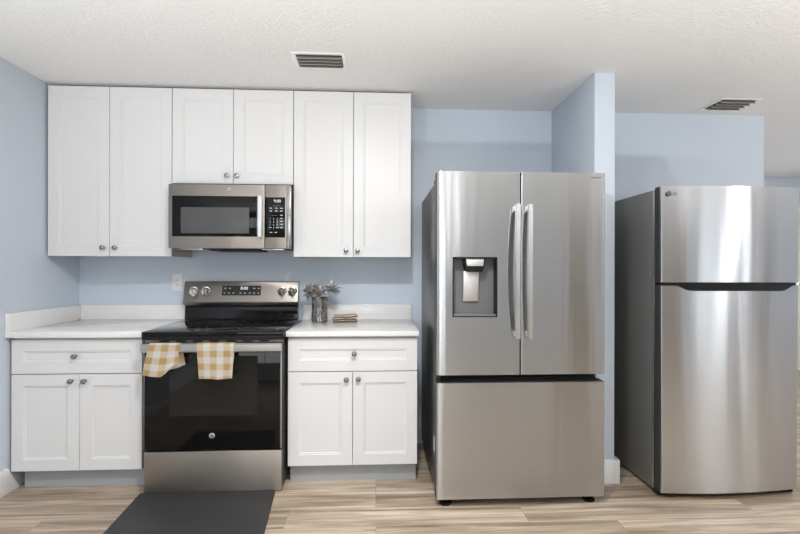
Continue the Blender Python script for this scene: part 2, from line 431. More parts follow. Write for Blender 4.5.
# plain brown door added on that wall for a dark band in the steel
def slab_door(name, x0, x1, m, leaves=1):
    b = MB().box(x0 - 0.06, x0, YR, YR + 0.02, 0, 2.10, M['white_trim']).box(x1, x1 + 0.06, YR, YR + 0.02, 0, 2.10, M['white_trim']).box(x0, x1, YR, YR + 0.02, 2.04, 2.10, M['white_trim'])
    for k in range(leaves): b.box(x0 + (x1 - x0) * k / leaves + 0.003, x0 + (x1 - x0) * (k + 1) / leaves - 0.003, YR, YR + 0.012, 0.01, 2.035, m)
    o = struct(name, b)
    MB().lathe([(0.012, 0), (0.012, 0.04), (0.027, 0.045), (0.03, 0.06), (0.02, 0.075)], (x0 + 0.07, YR + 0.012, 1.0), (0, 1, 0), M['nickel']).build('door_knob', o)
M['brown_door'] = mat('brown_door_wood', (0.20, 0.165, 0.135), 0.45, vary=0.15)
M['grey_door'] = mat('grey_door_paint', (0.22, 0.225, 0.23), 0.4, vary=0.03)
slab_door('added_brown_door', 3.02, 3.80, M['brown_door'])
# right wall with a window to the far side
w = MB()
w.box(XR, XR + 0.12, YR - 0.12, -0.1, 0, HC, M['wall']).box(XR, XR + 0.12, 1.3, YF + 0.12, 0, HC, M['wall'])
w.box(XR, XR + 0.12, -0.1, 1.3, 0, 0.85, M['wall']).box(XR, XR + 0.12, -0.1, 1.3, 2.05, HC, M['wall'])
struct('wall_right', w)
fr = MB(); t = 0.05
fr.box(XR + 0.02, XR + 0.1, -0.1, -0.05, 0.85, 2.05, M['white_trim']).box(XR + 0.02, XR + 0.1, 1.25, 1.3, 0.85, 2.05, M['white_trim'])
fr.box(XR + 0.02, XR + 0.1, -0.1, 1.3, 0.85, 0.9, M['white_trim']).box(XR + 0.02, XR + 0.1, -0.1, 1.3, 2.0, 2.05, M['white_trim'])
fr.box(XR + 0.04, XR + 0.08, -0.1, 1.3, 1.43, 1.46, M['white_trim'])
o = struct('window_2', fr)
MB().box(XR + 0.057, XR + 0.063, -0.05, 1.25, 0.9, 2.0, M['pane']).build('window_pane', o)
b = MB().box(XR - 0.02, XR, -5.35, -4.45, 0, 2.1, M['white_trim']).box(XR - 0.03, XR - 0.02, -5.29, -4.51, 0.01, 2.04, M['grey_door'])
struct('added_dark_door', b)  # unseen dark door added to darken the refrigerator reflection
# baseboards
BH, BT = 0.142, 0.016
def base_prof(s=1): return None
b = MB()
b.prism([(YR, 0.0), (-0.555, 0.0), (-0.64, BH), (YR, BH)], 'x', XL, XL + BT, M['white_trim'], 0.002)
struct('baseboard_left', b)
b = MB()
b.box(PX0 - BT, PX1 + 0.026, PY - BT, PY, 0, BH, M['white_trim'], 0.003)
b.box(PX0 - BT, PX0, PY, 0, 0, BH, M['white_trim']).box(PX1, PX1 + 0.026, PY, -BT, 0, BH, M['white_trim'])
struct('baseboard_partition', b)
b = MB().box(PX1 + 0.026, XE, -BT, 0, 0, BH, M['white_trim'], 0.002).box(XE, XE + BT, -BT, 0.12, 0, BH, M['white_trim'], 0.002)
struct('baseboard_back', b)
b = MB().box(XE, DX0 - 0.01, YF - BT, YF, 0, BH, M['white_trim'], 0.002)
struct('baseboard_far', b)

# ------------------------------------------------------------------ cabinets
def shaker(mb, x0, x1, z0, z1, yf, m, stile=0.064, thick=0.02):
    """recessed-panel door or drawer front, its face at y = yf"""
    t = bmesh.new()
    def ring(i, y): return [t.verts.new((x, y, z)) for x, z in ((x0 + i, z0 + i), (x1 - i, z0 + i), (x1 - i, z1 - i), (x0 + i, z1 - i))]
    seq = [ring(0, yf + thick), ring(0, yf + 0.0015), ring(0.0015, yf), ring(stile, yf), ring(stile + 0.003, yf + 0.004),
           ring(stile + 0.009, yf + 0.0045), ring(stile + 0.012, yf + 0.009)]
    for A, B in zip(seq, seq[1:]):
        for k in range(4): t.faces.new((A[k], A[(k + 1) % 4], B[(k + 1) % 4], B[k]))
    t.faces.new(seq[-1]); t.faces.new(seq[0][::-1])
    bmesh.ops.recalc_face_normals(t, faces=t.faces[:])
    mb._take(t, m); return mb

def knob(parent, x, z, y):
    MB().lathe([(0.008, 0), (0.0055, 0.004), (0.005, 0.014), (0.009, 0.018), (0.0150, 0.022), (0.0155, 0.026), (0.013, 0.030), (0.007, 0.0325)], (x, y, z), (0, -1, 0), M['nickel'], 20).build('knob', parent)

YU = -0.335
def wall_cab(label, x0, x1, z0, z1, split, knobs):
    t = thing('kitchen_cabinet', label, 'cabinet', ((x0 + x1) / 2, -0.005, z0), 'white cabinets hung on the back wall')
    b = MB(); e = 0.0015; yb = YU + 0.021
    b.box(x0 + e, x0 + 0.018, yb, -0.002, z0, z1, M['cabinet_box']).box(x1 - 0.018, x1 - e, yb, -0.002, z0, z1, M['cabinet_box'])
    b.box(x0 + 0.018, x1 - 0.018, yb, -0.002, z0 + 0.012, z0 + 0.03, M['cabinet_box']).box(x0 + 0.018, x1 - 0.018, yb, -0.002, z1 - 0.018, z1, M['cabinet_box'])
    b.box(x0 + 0.018, x1 - 0.018, -0.012, -0.003, z0 + 0.03, z1 - 0.018, M['cabinet_box'])
    b.box(x0 + 0.018, x1 - 0.018, yb, -0.02, (z0 + z1) / 2, (z0 + z1) / 2 + 0.018, M['cabinet_box'])
    b.build('body', t)
    for (a, c), (kx, kz) in zip(((x0, split), (split, x1)), knobs):
        dr = shaker(MB(), a + 0.0015, c - 0.0015, z0, z1 - 0.002, YU, M['cabinet']).build('door', t)
        knob(dr, kx, kz, YU)
    return t
ZT, ZB = 2.423, 1.347
wall_cab('tall white two-door wall cabinet in the corner, left of the microwave', XL + 0.014, -1.304, ZB, ZT, -1.690, ((-1.722, 1.400), (-1.648, 1.400)))
wall_cab('short white two-door wall cabinet directly above the microwave', -1.303, -0.537, 1.814, ZT, -0.919, ((-0.955, 1.864), (-0.892, 1.864)))
wall_cab('tall white two-door wall cabinet above the vase, right of the microwave', -0.536, 0.226, ZB, ZT, -0.150, ((-0.196, 1.388), (-0.122, 1.388)))

YB = -0.62
def base_cab(label, x0, x1, split, dk, k1, k2, toe0):
    t = thing('base_cabinet', label, 'cabinet', ((x0 + x1) / 2, -0.3, 0), 'white base cabinets beside the range')
    b = MB(); yb = YB + 0.021
    b.box(x0 + 0.001, x0 + 0.018, yb, -0.004, 0.112, 0.874, M['cabinet_box']).box(x1 - 0.018, x1 - 0.001, yb, -0.004, 0.112, 0.874, M['cabinet_box'])
    b.box(x0 + 0.018, x1 - 0.018, yb, -0.004, 0.112, 0.13, M['cabinet_box']).box(x0 + 0.018, x1 - 0.018, -0.012, -0.004, 0.13, 0.874, M['cabinet_box'])
    b.box(x0 + 0.018, x1 - 0.018, yb, yb + 0.02, 0.84, 0.874, M['cabinet_box']).box(x0 + 0.018, x1 - 0.018, yb, yb + 0.02, 0.64, 0.68, M['cabinet_box'])
    b.build('body', t)
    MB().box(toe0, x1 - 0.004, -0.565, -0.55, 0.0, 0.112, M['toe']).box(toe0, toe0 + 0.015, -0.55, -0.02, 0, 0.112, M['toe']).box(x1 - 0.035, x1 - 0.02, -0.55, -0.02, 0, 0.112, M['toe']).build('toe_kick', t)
    dr = shaker(MB(), x0, x1, 0.668, 0.862, YB, M['cabinet']).build('drawer', t); knob(dr, *dk, YB)
    for (a, c), k in (((x0, split), k1), ((split, x1), k2)):
        d = shaker(MB(), a + (0 if a == x0 else 0.0015), c - (0 if c == x1 else 0.0015), 0.114, 0.663, YB, M['cabinet']).build('door', t)
        knob(d, *k, YB)
base_cab('white base cabinet in the corner, left of the range, one drawer over two doors', XL + 0.015, -1.345, -1.692, (-1.712, 0.768), (-1.732, 0.627), (-1.658, 0.627), -2.032)
base_cab('white base cabinet with one drawer over two doors, between range and refrigerator', -0.515, 0.244, -0.138, (-0.128, 0.772), (-0.174, 0.622), (-0.104, 0.624), -0.509)

# worktops
t = thing('countertop', 'white speckled quartz worktop in the corner, left of the range', 'countertop', (-1.7, -0.32, 0.876), 'quartz worktops')
MB().box(XL + 0.002, -1.336, -0.65, -0.002, 0.876, 0.911, M['quartz'], 0.002).build('slab', t)
MB().box(XL + 0.023, -1.336, -0.022, -0.002, 0.911, 1.014, M['quartz'], 0.0015).build('backsplash', t)
MB().box(XL + 0.002, XL + 0.022, -0.65, -0.002, 0.911, 1.014, M['quartz'], 0.0015).build('side_splash', t)
t = thing('countertop', 'white speckled quartz worktop under the silver vase, right of the range', 'countertop', (-0.13, -0.32, 0.876), 'quartz worktops')
MB().box(-0.522, 0.252, -0.65, -0.002, 0.876, 0.906, M['quartz'], 0.002).build('slab', t)
MB().box(-0.522, 0.252, -0.022, -0.002, 0.906, 1.014, M['quartz'], 0.0015).build('backsplash', t)

# ------------------------------------------------------------------ range
RX0, RX1 = -1.325, -0.532
rg = thing('kitchen_range', 'freestanding electric range, black glass top and oven door, between the base cabinets', 'range', ((RX0 + RX1) / 2, -0.35, 0))
b = MB()
b.box(RX0 + 0.022, RX1 - 0.001, -0.655, -0.03, 0.03, 0.885, M['gasket_and_shade'], 0.003)  # dark material stands in for the shadow on the range side
for x in (RX0 + 0.06, RX1 - 0.06):
    for y in (-0.6, -0.1): b.lathe([(0.018, 0), (0.018, 0.03)], (x, y, 0.0), (0, 0, 1), M['black'], 12)
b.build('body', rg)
b = MB()
b.box(RX0 + 0.018, RX1 + 0.006, -0.705, -0.075, 0.886, 0.914, M['black_glass'], 0.005)
b.box(RX0 + 0.018, RX1 + 0.006, -0.703, -0.655, 0.868, 0.890, M['black'], 0.003)
ct = b.build('cooktop', rg)
def ring(mb, x, y, z, r, wd, m, n=40):
    t = bmesh.new(); A = []; B = []
    for k in range(n):
        a = 2 * PI * k / n
        A.append(t.verts.new((x + math.cos(a) * r, y + math.sin(a) * r, z))); B.append(t.verts.new((x + math.cos(a) * (r + wd), y + math.sin(a) * (r + wd), z)))
    for k in range(n): t.faces.new((A[k], B[k], B[(k + 1) % n], A[(k + 1) % n]))
    mb._take(t, m)
M['ring'] = mat('burner_ring_print', (0.06, 0.06, 0.062), 0.3, vary=0.05)
for (x, y, r) in ((-1.13, -0.53, 0.115), (-0.73, -0.53, 0.09), (-1.13, -0.25, 0.08), (-0.73, -0.25, 0.115), (-0.93, -0.2, 0.05)):
    b = MB(); ring(b, x, y, 0.9143, r, 0.003, M['ring']); ring(b, x, y, 0.9143, r * 0.62, 0.002, M['ring']); b.build('burner_ring', ct)
# strip with vent slots under the cooktop
b = MB().box(RX0 + 0.022, RX1 - 0.002, -0.668, -0.655, 0.838, 0.868, M['slate'])
for k in range(7):
    x = RX0 + 0.10 + k * 0.093
    b.box(x, x + 0.055, -0.6695, -0.667, 0.853, 0.861, M['black_matt'])
b.build('vent_trim', rg)
# backguard
bx0, bx1 = -1.334, -0.548
b = MB()
b.prism([(-0.072, 0.9145), (-0.028, 0.9145), (-0.028, 1.03), (-0.070, 1.03), (-0.066, 1.005), (-0.070, 0.998)], 'x', bx0 + 0.006, bx1 - 0.004, M['black_glass'])
bg = b.build('backguard', rg)
pt = (-0.060, 1.178); pb = (-0.094, 1.043)
tilt = math.atan2(pb[0] - pt[0], pt[1] - pb[1])     # negative: the panel leans back
b = MB().prism([(pt[0], pt[1]), (-0.03, pt[1] + 0.003), (-0.026, 1.03), (-0.074, 1.012), (pb[0], pb[1] - 0.006), pb], 'x', bx0, bx1, M['slate'], 0.002)
pn = b.build('control_panel', bg)
def on_panel(f, out=0.0):
    nrm = Vector((0, -(pt[1] - pb[1]), -(pt[0] - pb[0]))).normalized()
    p = Vector((0, pb[0] + (pt[0] - pb[0]) * f, pb[1] + (pt[1] - pb[1]) * f)) + nrm * out
    return p, nrm
# glass display on the panel, its lit digits and touch marks
d = MB()
c = []
for f in (0.31, 0.80):
    p, nn = on_panel(f, 0.0005); q, _ = on_panel(f, 0.003); c.append((p, q))
d.prism([(c[0][0].y, c[0][0].z), (c[0][1].y, c[0][1].z), (c[1][1].y, c[1][1].z), (c[1][0].y, c[1][0].z)], 'x', -1.072, -0.806, M['black_glass'])
th = math.atan2(pt[0] - pb[0], pt[1] - pb[1])
p, nn = on_panel(0.67, 0.0036)
d.text('8:00', 0.030, -0.921, p.z, p.y, M['digits'], 0.0003, tilt=-th)
for f, xs in ((0.67, (-1.052, -1.020, -0.852, -0.822)), (0.43, (-1.054, -1.024, -0.994, -0.945, -0.915, -0.882, -0.852, -0.822))):
    p, nn = on_panel(f, 0.0034)
    for x in xs: d.box(x - 0.006, x + 0.006, p.y - 0.0006, p.y + 0.0006, p.z - 0.003, p.z + 0.003, M['white_mark'])
dsp = d.build('display', bg)
for x in (-1.262, -1.180, -0.660, -0.588):
    p, nn = on_panel(0.52, 0.0)
    k = MB().lathe([(0.033, 0.0), (0.033, 0.004), (0.028, 0.007), (0.027, 0.022), (0.024, 0.028), (0.010, 0.029)], (x, p.y, p.z), nn, M['chrome'], 28).build('knob', bg)
    g = MB(); u = Vector((1, 0, 0)); wv = nn.cross(u).normalized()
    a = 0.35
    dirv = (u * math.sin(a) + wv * -math.cos(a)); dirv = dirv if dirv.z > 0 else -dirv
    cc = Vector((x, p.y, p.z)) + nn * 0.034
    g.sweep([cc - dirv * 0.026, cc + dirv * 0.026], [(-0.006, -0.007), (0.006, -0.007), (0.004, 0.006), (-0.004, 0.006)], M['chrome'], up=nn)
    g.build('grip', k)
    m = MB(); q, _ = on_panel(0.18, 0.0008); m.box(x - 0.006, x + 0.006, q.y - 0.0006, q.y + 0.0006, q.z - 0.002, q.z + 0.002, M['mark']); m.build('knob_mark', bg)
# oven door
OX0, OX1 = -1.302, -0.535
b = MB()
b.box(OX0, OX1, -0.690, -0.656, 0.246, 0.850, M['black_glass'], 0.004)
b.box(OX1 - 0.010, OX1 - 0.0005, -0.6915, -0.660, 0.248, 0.846, M['slate'], 0.001).box(OX0 + 0.0005, OX0 + 0.005, -0.6915, -0.660, 0.248, 0.846, M['slate'], 0.001)
od = b.build('oven_door', rg)
MB().box(-1.160, -0.672, -0.6908, -0.6895, 0.438, 0.775, M['window_glass']).build('oven_window', od)
b = MB()
sec = [(-0.010, -0.025), (0.004, -0.025), (0.012, -0.018), (0.013, 0.0), (0.012, 0.018), (0.004, 0.025), (-0.010, 0.025)]
b.sweep([(OX0 + 0.012, -0.733, 0.829), (OX0 + 0.018, -0.735, 0.829), (OX1 - 0.004, -0.735, 0.829), (OX1 + 0.004, -0.733, 0.829)], [(a, c) for a, c in sec], M['oven_handle'])
b.box(OX0 + 0.02, OX0 + 0.046, -0.725, -0.689, 0.812, 0.845, M['oven_handle'], 0.002).box(OX1 - 0.032, OX1 - 0.006, -0.725, -0.689, 0.812, 0.845, M['oven_handle'], 0.002)
b.build('handle', od)
def badge(parent, x, z, y, r):
    g = MB().lathe([(r, 0), (r, 0.0015), (r * 0.93, 0.0022), (r * 0.6, 0.0022)], (x, y, z), (0, -1, 0), M['chrome'], 28)
    g.lathe([(r * 0.66, 0.0), (r * 0.66, 0.0026)], (x, y, z), (0, -1, 0), M['mark'], 24)
    g.text('GE', r * 0.85, x, z, y - 0.0028, M['chrome'], 0.0002)
    g.build('badge', parent)
badge(od, -0.925, 0.324, -0.690, 0.0165)
MB().box(OX0 + 0.001, OX1 - 0.001, -0.690, -0.656, 0.006, 0.238, M['slate'], 0.004).build('storage_drawer', rg)

# ------------------------------------------------------------------ microwave over the range
mx0, mx1, mz0, mz1, my = -1.291, -0.539, 1.396, 1.796, -0.415
mw = thing('microwave_oven', 'stainless over-the-range microwave with black window, under the short wall cabinet', 'microwave', ((mx0 + mx1) / 2, -0.2, mz0))
b = MB().box(mx0 + 0.002, mx1 - 0.002, my + 0.045, -0.004, mz0 + 0.012, mz1 + 0.012, M['black'], 0.003)
b.build('body', mw)
b = MB().box(mx0 + 0.02, mx1 - 0.02, my + 0.02, -0.05, mz0 + 0.002, mz0 + 0.012, M['black'])
b.prism([(my + 0.03, mz0 + 0.003), (-0.06, mz0 + 0.003), (-0.09, mz0 - 0.012), (my + 0.07, mz0 - 0.012)], 'x', -1.06, -0.76, M['black'])
bt = b.build('underside', mw)
for x in (-1.17, -0.66): MB().box(x - 0.07, x + 0.07, my + 0.05, my + 0.15, mz0 - 0.006, mz0 + 0.002, M['chrome'], 0.002).build('grease_filter', bt)
xd = -0.700
b = MB().box(mx0, xd - 0.001, my, my + 0.044, mz0, mz1, M['slate'], 0.004)
md = b.build('door', mw)
MB().box(-1.267, -0.728, my - 0.0012, my + 0.01, 1.470, 1.723, M['black_glass'], 0.001).build('door_glass', md)
MB().box(-1.214, -0.796, my - 0.002, my + 0.005, 1.490, 1.652, M['microwave_glass'], 0.0005).build('window', md)
b = MB()
b.sweep([(-0.7225, my - 0.030, 1.468), (-0.7225, my - 0.034, 1.50), (-0.7225, my - 0.034, 1.69), (-0.7225, my - 0.030, 1.722)], [(-0.015, -0.006), (0.015, -0.006), (0.016, 0.002), (0.010, 0.007), (-0.010, 0.007), (-0.016, 0.002)], M['handle'], up=(0, -1, 0))
b.box(-0.733, -0.713, my - 0.028, my, 1.474, 1.494, M['handle']).box(-0.733, -0.713, my - 0.028, my, 1.697, 1.717, M['handle'])
b.build('handle', md)
badge(md, -0.918, 1.765, my, 0.010)
cp = MB().box(xd + 0.001, mx1, my, my + 0.044, mz0, mz1, M['slate'], 0.004)
cp.box(mx1 - 0.028, mx1 + 0.0005, my - 0.001, my + 0.02, mz0 + 0.004, mz1 - 0.004, M['nickel'], 0.002)
pnl = cp.build('control_panel', mw)
k = MB().box(-0.698, -0.573, my - 0.0015, my + 0.01, 1.466, 1.718, M['black_glass'], 0.001)
for r in range(3):
    for c_ in range(3): k.text(str(r * 3 + c_ + 1), 0.015, -0.666 + c_ * 0.022, 1.583 - r * 0.019, my - 0.002, M['white_mark'], 0.0002)
k.text('0', 0.015, -0.644, 1.526, my - 0.002, M['white_mark'], 0.0002)
for z, xs in ((1.650, (-0.662, -0.628, -0.596)), (1.632, (-0.662, -0.628, -0.596)), (1.606, (-0.596,)), (1.586, (-0.596,)), (1.568, (-0.596,)), (1.549, (-0.596,)), (1.528, (-0.596, -0.666, -0.622)), (1.498, (-0.66, -0.63))):
    for x in xs: k.box(x - 0.008, x + 0.008, my - 0.0021, my - 0.001, z - 0.0022, z + 0.0022, M['white_mark'])
k.box(-0.65, -0.602, my - 0.0021, my - 0.001, 1.664, 1.667, M['mark']).box(-0.66, -0.62, my - 0.0021, my - 0.001, 1.602, 1.605, M['mark'])
k.build('keypad', pnl)
MB().text('9:00', 0.026, -0.622, 1.694, my - 0.002, M['digits'], 0.0003).build('clock_digits', pnl)

# ------------------------------------------------------------------ French-door refrigerator
FX0, FX1, FY = 0.321, 1.235, -0.916
fr1 = thing('refrigerator', 'stainless French-door refrigerator with ice and water dispenser, left of the stub wall', 'refrigerator', ((FX0 + FX1) / 2, -0.45, 0))
b = MB().box(FX0 + 0.006, FX1 - 0.006, -0.825, -0.03, 0.055, 1.752, M['shaded_fridge_side'], 0.004)
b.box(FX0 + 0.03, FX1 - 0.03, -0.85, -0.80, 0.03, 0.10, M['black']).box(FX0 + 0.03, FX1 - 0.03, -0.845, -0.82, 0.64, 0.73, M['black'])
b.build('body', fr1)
MB().box(FX0 + 0.008, FX0 + 0.10, -0.86, -0.70, 1.752, 1.778, M['gasket_and_shade'], 0.008).build('hinge_cover', fr1)
MB().box(FX1 - 0.14, FX1 - 0.05, -0.80, -0.70, 1.752, 1.778, M['gasket_and_shade'], 0.008).build('hinge_cover', fr1)
def panel_door(mb, prof, zs, hole, yb, mf, ms, twist=None):
    """door skin: front profile prof [(x,y)...] left to right, levels zs, cells in `hole` (x0,x1,z0,z1) left open; flat back at yb"""
    t = bmesh.new(); sk = t.faces.layers.int.new('side')
    V = [[t.verts.new((x, y, z)) for z in zs] for x, y in prof]
    for i in range(len(prof) - 1):
        for j in range(len(zs) - 1):
            xm = (prof[i][0] + prof[i + 1][0]) / 2; zm = (zs[j] + zs[j + 1]) / 2
            if hole and hole[0] < xm < hole[1] and hole[2] < zm < hole[3]: continue
            t.faces.new((V[i][j], V[i + 1][j], V[i + 1][j + 1], V[i][j + 1]))
    if twist:
        kx, xc, zc = twist
        for v in t.verts: v.co.y -= kx * (v.co.x - xc) * (v.co.z - zc)
    Bk = [[t.verts.new((x, yb, z)) for z in (zs[0], zs[-1])] for x in (prof[0][0], prof[-1][0])]
    side = []
    side.append(t.faces.new([V[0][j] for j in range(len(zs))] + [Bk[0][1], Bk[0][0]]))
    side.append(t.faces.new([V[-1][j] for j in range(len(zs) - 1, -1, -1)] + [Bk[1][0], Bk[1][1]]))
    side.append(t.faces.new([V[i][0] for i in range(len(prof) - 1, -1, -1)] + [Bk[0][0], Bk[1][0]]))
    side.append(t.faces.new([V[i][-1] for i in range(len(prof))] + [Bk[1][1], Bk[0][1]]))
    side.append(t.faces.new((Bk[0][0], Bk[0][1], Bk[1][1], Bk[1][0])))
    bmesh.ops.recalc_face_normals(t, faces=t.faces[:])
    k0 = mb.mi(mf); k1 = mb.mi(ms)
    for f in side: f.material_index = 1
    me = bpy.data.meshes.new('tmp'); t.to_mesh(me)
    idx = [p.material_index for p in me.polygons]; t.free()
    mb.bm.faces.ensure_lookup_table(); n0 = len(mb.bm.faces); mb.bm.from_mesh(me); mb.bm.faces.ensure_lookup_table()
    for f, q in zip(mb.bm.faces[n0:], idx): f.material_index = k1 if q else k0
    bpy.data.meshes.remove(me)
    return mb
def arc_edge(x0, x1, y, rl, rr, dl, dr, extra=()):
    """front profile, softly rolled back at the left over rl by dl and at the right over rr by dr"""
    pts = [(x0 + rl * (1 - math.cos(a)), y + dl * (1 - math.sin(a))) for a in [k * PI / 2 / 8 for k in range(9)]]
    pts += [(x, y) for x in extra]
    pts += [(x1 - rr * (1 - math.sin(a)), y + dr * (1 - math.cos(a))) for a in [k * PI / 2 / 8 for k in range(9)]]
    return pts
DXS = 0.7705
dz = (0.706, 1.790)
hole = (0.406, 0.643, 1.016, 1.332)
b = MB(); panel_door(b, arc_edge(FX0, DXS - 0.0025, FY, 0.050, 0.006, 0.012, 0.006, (0.406, 0.643)), [dz[0], 1.016, 1.332, dz[1]], hole, -0.835, M['steel'], M['gasket_and_shade'])
dl = b.build('door', fr1)
b = MB(); panel_door(b, arc_edge(DXS + 0.0025, FX1, FY, 0.006, 0.012, 0.006, 0.010), [dz[0], dz[1]], None, -0.835, M['steel'], M['gasket_and_shade'])
b.text('SAMSUNG', 0.0125, 1.184, 1.764, FY - 0.0006, M['mark'], 0.0003)
dr_ = b.build('door', fr1)
# dispenser niche
h = hole; yi = FY + 0.075
t_ = MB()
def quad(mb, pts, m):
    t = bmesh.new(); t.faces.new([t.verts.new(p) for p in pts]); mb._take(t, m)
e = 0.008
quad(t_, [(h[0], yi, h[2]), (h[1], yi, h[2]), (h[1], yi, h[3]), (h[0], yi, h[3])], M['bucket'])
quad(t_, [(h[0], FY, h[2]), (h[0], yi, h[2]), (h[0], yi, h[3]), (h[0], FY, h[3])], M['bucket'])
quad(t_, [(h[1], yi, h[2]), (h[1], FY, h[2]), (h[1], FY, h[3]), (h[1], yi, h[3])], M['black'])
quad(t_, [(h[0], FY, h[2]), (h[1], FY, h[2]), (h[1], yi, h[2]), (h[0], yi, h[2])], M['bucket'])
quad(t_, [(h[0], yi, h[3]), (h[1], yi, h[3]), (h[1], FY, h[3]), (h[0], FY, h[3])], M['black'])
for (a0, a1, c0, c1) in ((h[0] - 0.002, h[0] + 0.004, h[2], h[3]), (h[1] - 0.004, h[1] + 0.002, h[2], h[3]), (h[0], h[1], h[3] - 0.008, h[3] + 0.002), (h[0], h[1], h[2] - 0.002, h[2] + 0.003)):
    t_.box(a0, a1, FY - 0.0015, FY + 0.008, c0, c1, M['black'])
wd = t_.build('water_dispenser', dl)
MB().prism([(0.468, 1.330), (0.585, 1.330), (0.578, 1.275), (0.565, 1.255), (0.488, 1.255), (0.475, 1.275)], 'y', FY + 0.012, FY + 0.07, M['black'], 0.003).build('spout', wd)
MB().prism([(0.478, 1.326), (0.574, 1.326), (0.570, 1.286), (0.482, 1.286)], 'y', FY + 0.004, FY + 0.015, M['paddle'], 0.002).build('spout_cap', wd)
b = MB(); b.prism([(FY + 0.046, 1.258), (FY + 0.052, 1.258), (FY + 0.068, 1.098), (FY + 0.060, 1.094)], 'x', 0.472, 0.556, M['paddle'], 0.002)
b.build('paddle', wd)
MB().box(h[0] + 0.004, h[1] - 0.004, FY + 0.003, yi - 0.002, h[2] + 0.001, h[2] + 0.014, M['bucket'], 0.003).build('drip_tray', wd)
# curved bar handles
def fridge_handle(parent, x, side):
    mb = MB(); path = []; secs = []
    N = 20
    for k in range(N + 1):
        f = k / N; z = 0.905 + (1.612 - 0.905) * f; bow = math.sin(PI * f)
        path.append((x + side * (0.004 - 0.018 * bow * 0.5), FY - 0.040 - 0.022 * bow, z))
        w_ = 0.0125 + 0.0015 * bow; d_ = 0.008
        secs.append([(-w_, -d_), (w_, -d_), (w_ * 1.05, 0), (w_ * 0.8, d_), (-w_ * 0.8, d_), (-w_ * 1.05, 0)])
    mb.sweep(path, secs, M['handle'], up=(0, -1, 0))
    for z in (0.925, 1.592): mb.box(x + side * 0.004 - 0.011, x + side * 0.004 + 0.011, FY - 0.038, FY + 0.004, z - 0.014, z + 0.014, M['handle'], 0.003)
    mb.build('handle', parent)
fridge_handle(dl, 0.741, 1)
fridge_handle(dr_, 0.806, 1)
b = MB(); panel_door(b, arc_edge(FX0, FX1, FY, 0.040, 0.012, 0.008, 0.010), [0.046, 0.664], None, -0.835, M['steel'], M['gasket_and_shade'])
b.prism([(FX0 + 0.02, 0.664), (FX1 - 0.015, 0.664), (FX1 - 0.045, 0.686), (FX0 + 0.05, 0.676)], 'y', FY + 0.045, FY + 0.06, M['black'])
b.build('freezer_drawer', fr1)
for x in (FX0 + 0.055, FX1 - 0.065):
    MB().lathe([(0.032, 0), (0.034, 0.012), (0.026, 0.016), (0.014, 0.018), (0.014, 0.056)], (x, -0.86, 0), (0, 0, 1), M['black'], 18).build('foot', fr1)
for x in (FX0 + 0.06, FX1 - 0.06): MB().lathe([(0.025, 0), (0.025, 0.056)], (x, -0.10, 0), (0, 0, 1), M['black'], 14).build('foot', fr1)
MB().box(FX0 + 0.0045, FX0 + 0.0062, -0.80, -0.755, 0.25, 0.33, M['sticker']).build('sticker', fr1)

# ------------------------------------------------------------------ top-freezer refrigerator
GX0, GX1, GY = 1.576, 2.378, -0.868
fr2 = thing('refrigerator', 'stainless top-freezer refrigerator with bowed doors, right of the stub wall', 'refrigerator', ((GX0 + GX1) / 2, -0.45, 0))
b = MB().box(GX0, GX1, -0.800, -0.07, 0.022, 1.722, M['side_grey'], 0.004)
b.box(GX0 + 0.004, GX1 - 0.004, -0.835, -0.79, 0.004, 0.04, M['black_matt'])
b.build('body', fr2)
MB().box(GX0 - 0.001, GX0 + 0.02, -0.806, -0.792, 0.05, 1.722, M['chrome'], 0.001).build('edge_trim', fr2)
def bowed(x0, x1, y, bow, n=24):
    pts = [(x0, y + 0.010), (x0 + 0.002, y + 0.004), (x0 + 0.006, y)]
    for k in range(1, n):
        f = k / n; pts.append((x0 + 0.006 + (x1 - x0 - 0.012) * f, y - bow * (1 - (2 * f - 1) ** 2)))
    return pts + [(x1 - 0.006, y), (x1 - 0.002, y + 0.004), (x1, y + 0.010)]
BOW = 0.026
TW = (0.016, (GX0 + GX1) / 2, 1.2)      # twist added to slant the reflected streak
b = MB(); panel_door(b, bowed(GX0, GX1, GY, BOW), [1.200, 1.732], None, -0.812, M['steel_curved'], M['gasket_and_shade'], TW)
g = b.lathe([(0.013, 0), (0.013, 0.0012)], (1.615, GY - 0.0095, 1.690), (-0.08, -1, 0), M['mark'], 24)
b.lathe([(0.009, 0.0), (0.009, 0.0014)], (1.615, GY - 0.0095, 1.690), (-0.08, -1, 0), M['nickel'], 24)
b.box(1.612, 1.615, GY - 0.0118, GY - 0.009, 1.684, 1.696, M['mark']).box(1.612, 1.620, GY - 0.0118, GY - 0.009, 1.683, 1.686, M['mark'])
b.text('LG', 0.024, 1.647, 1.690, GY - 0.0142, M['mark'], 0.0004)
b.build('freezer_door', fr2)
b = MB(); panel_door(b, bowed(GX0, GX1, GY, BOW), [0.034, 1.180], None, -0.812, M['steel_curved'], M['gasket_and_shade'], TW)
ld = b.build('door', fr2)
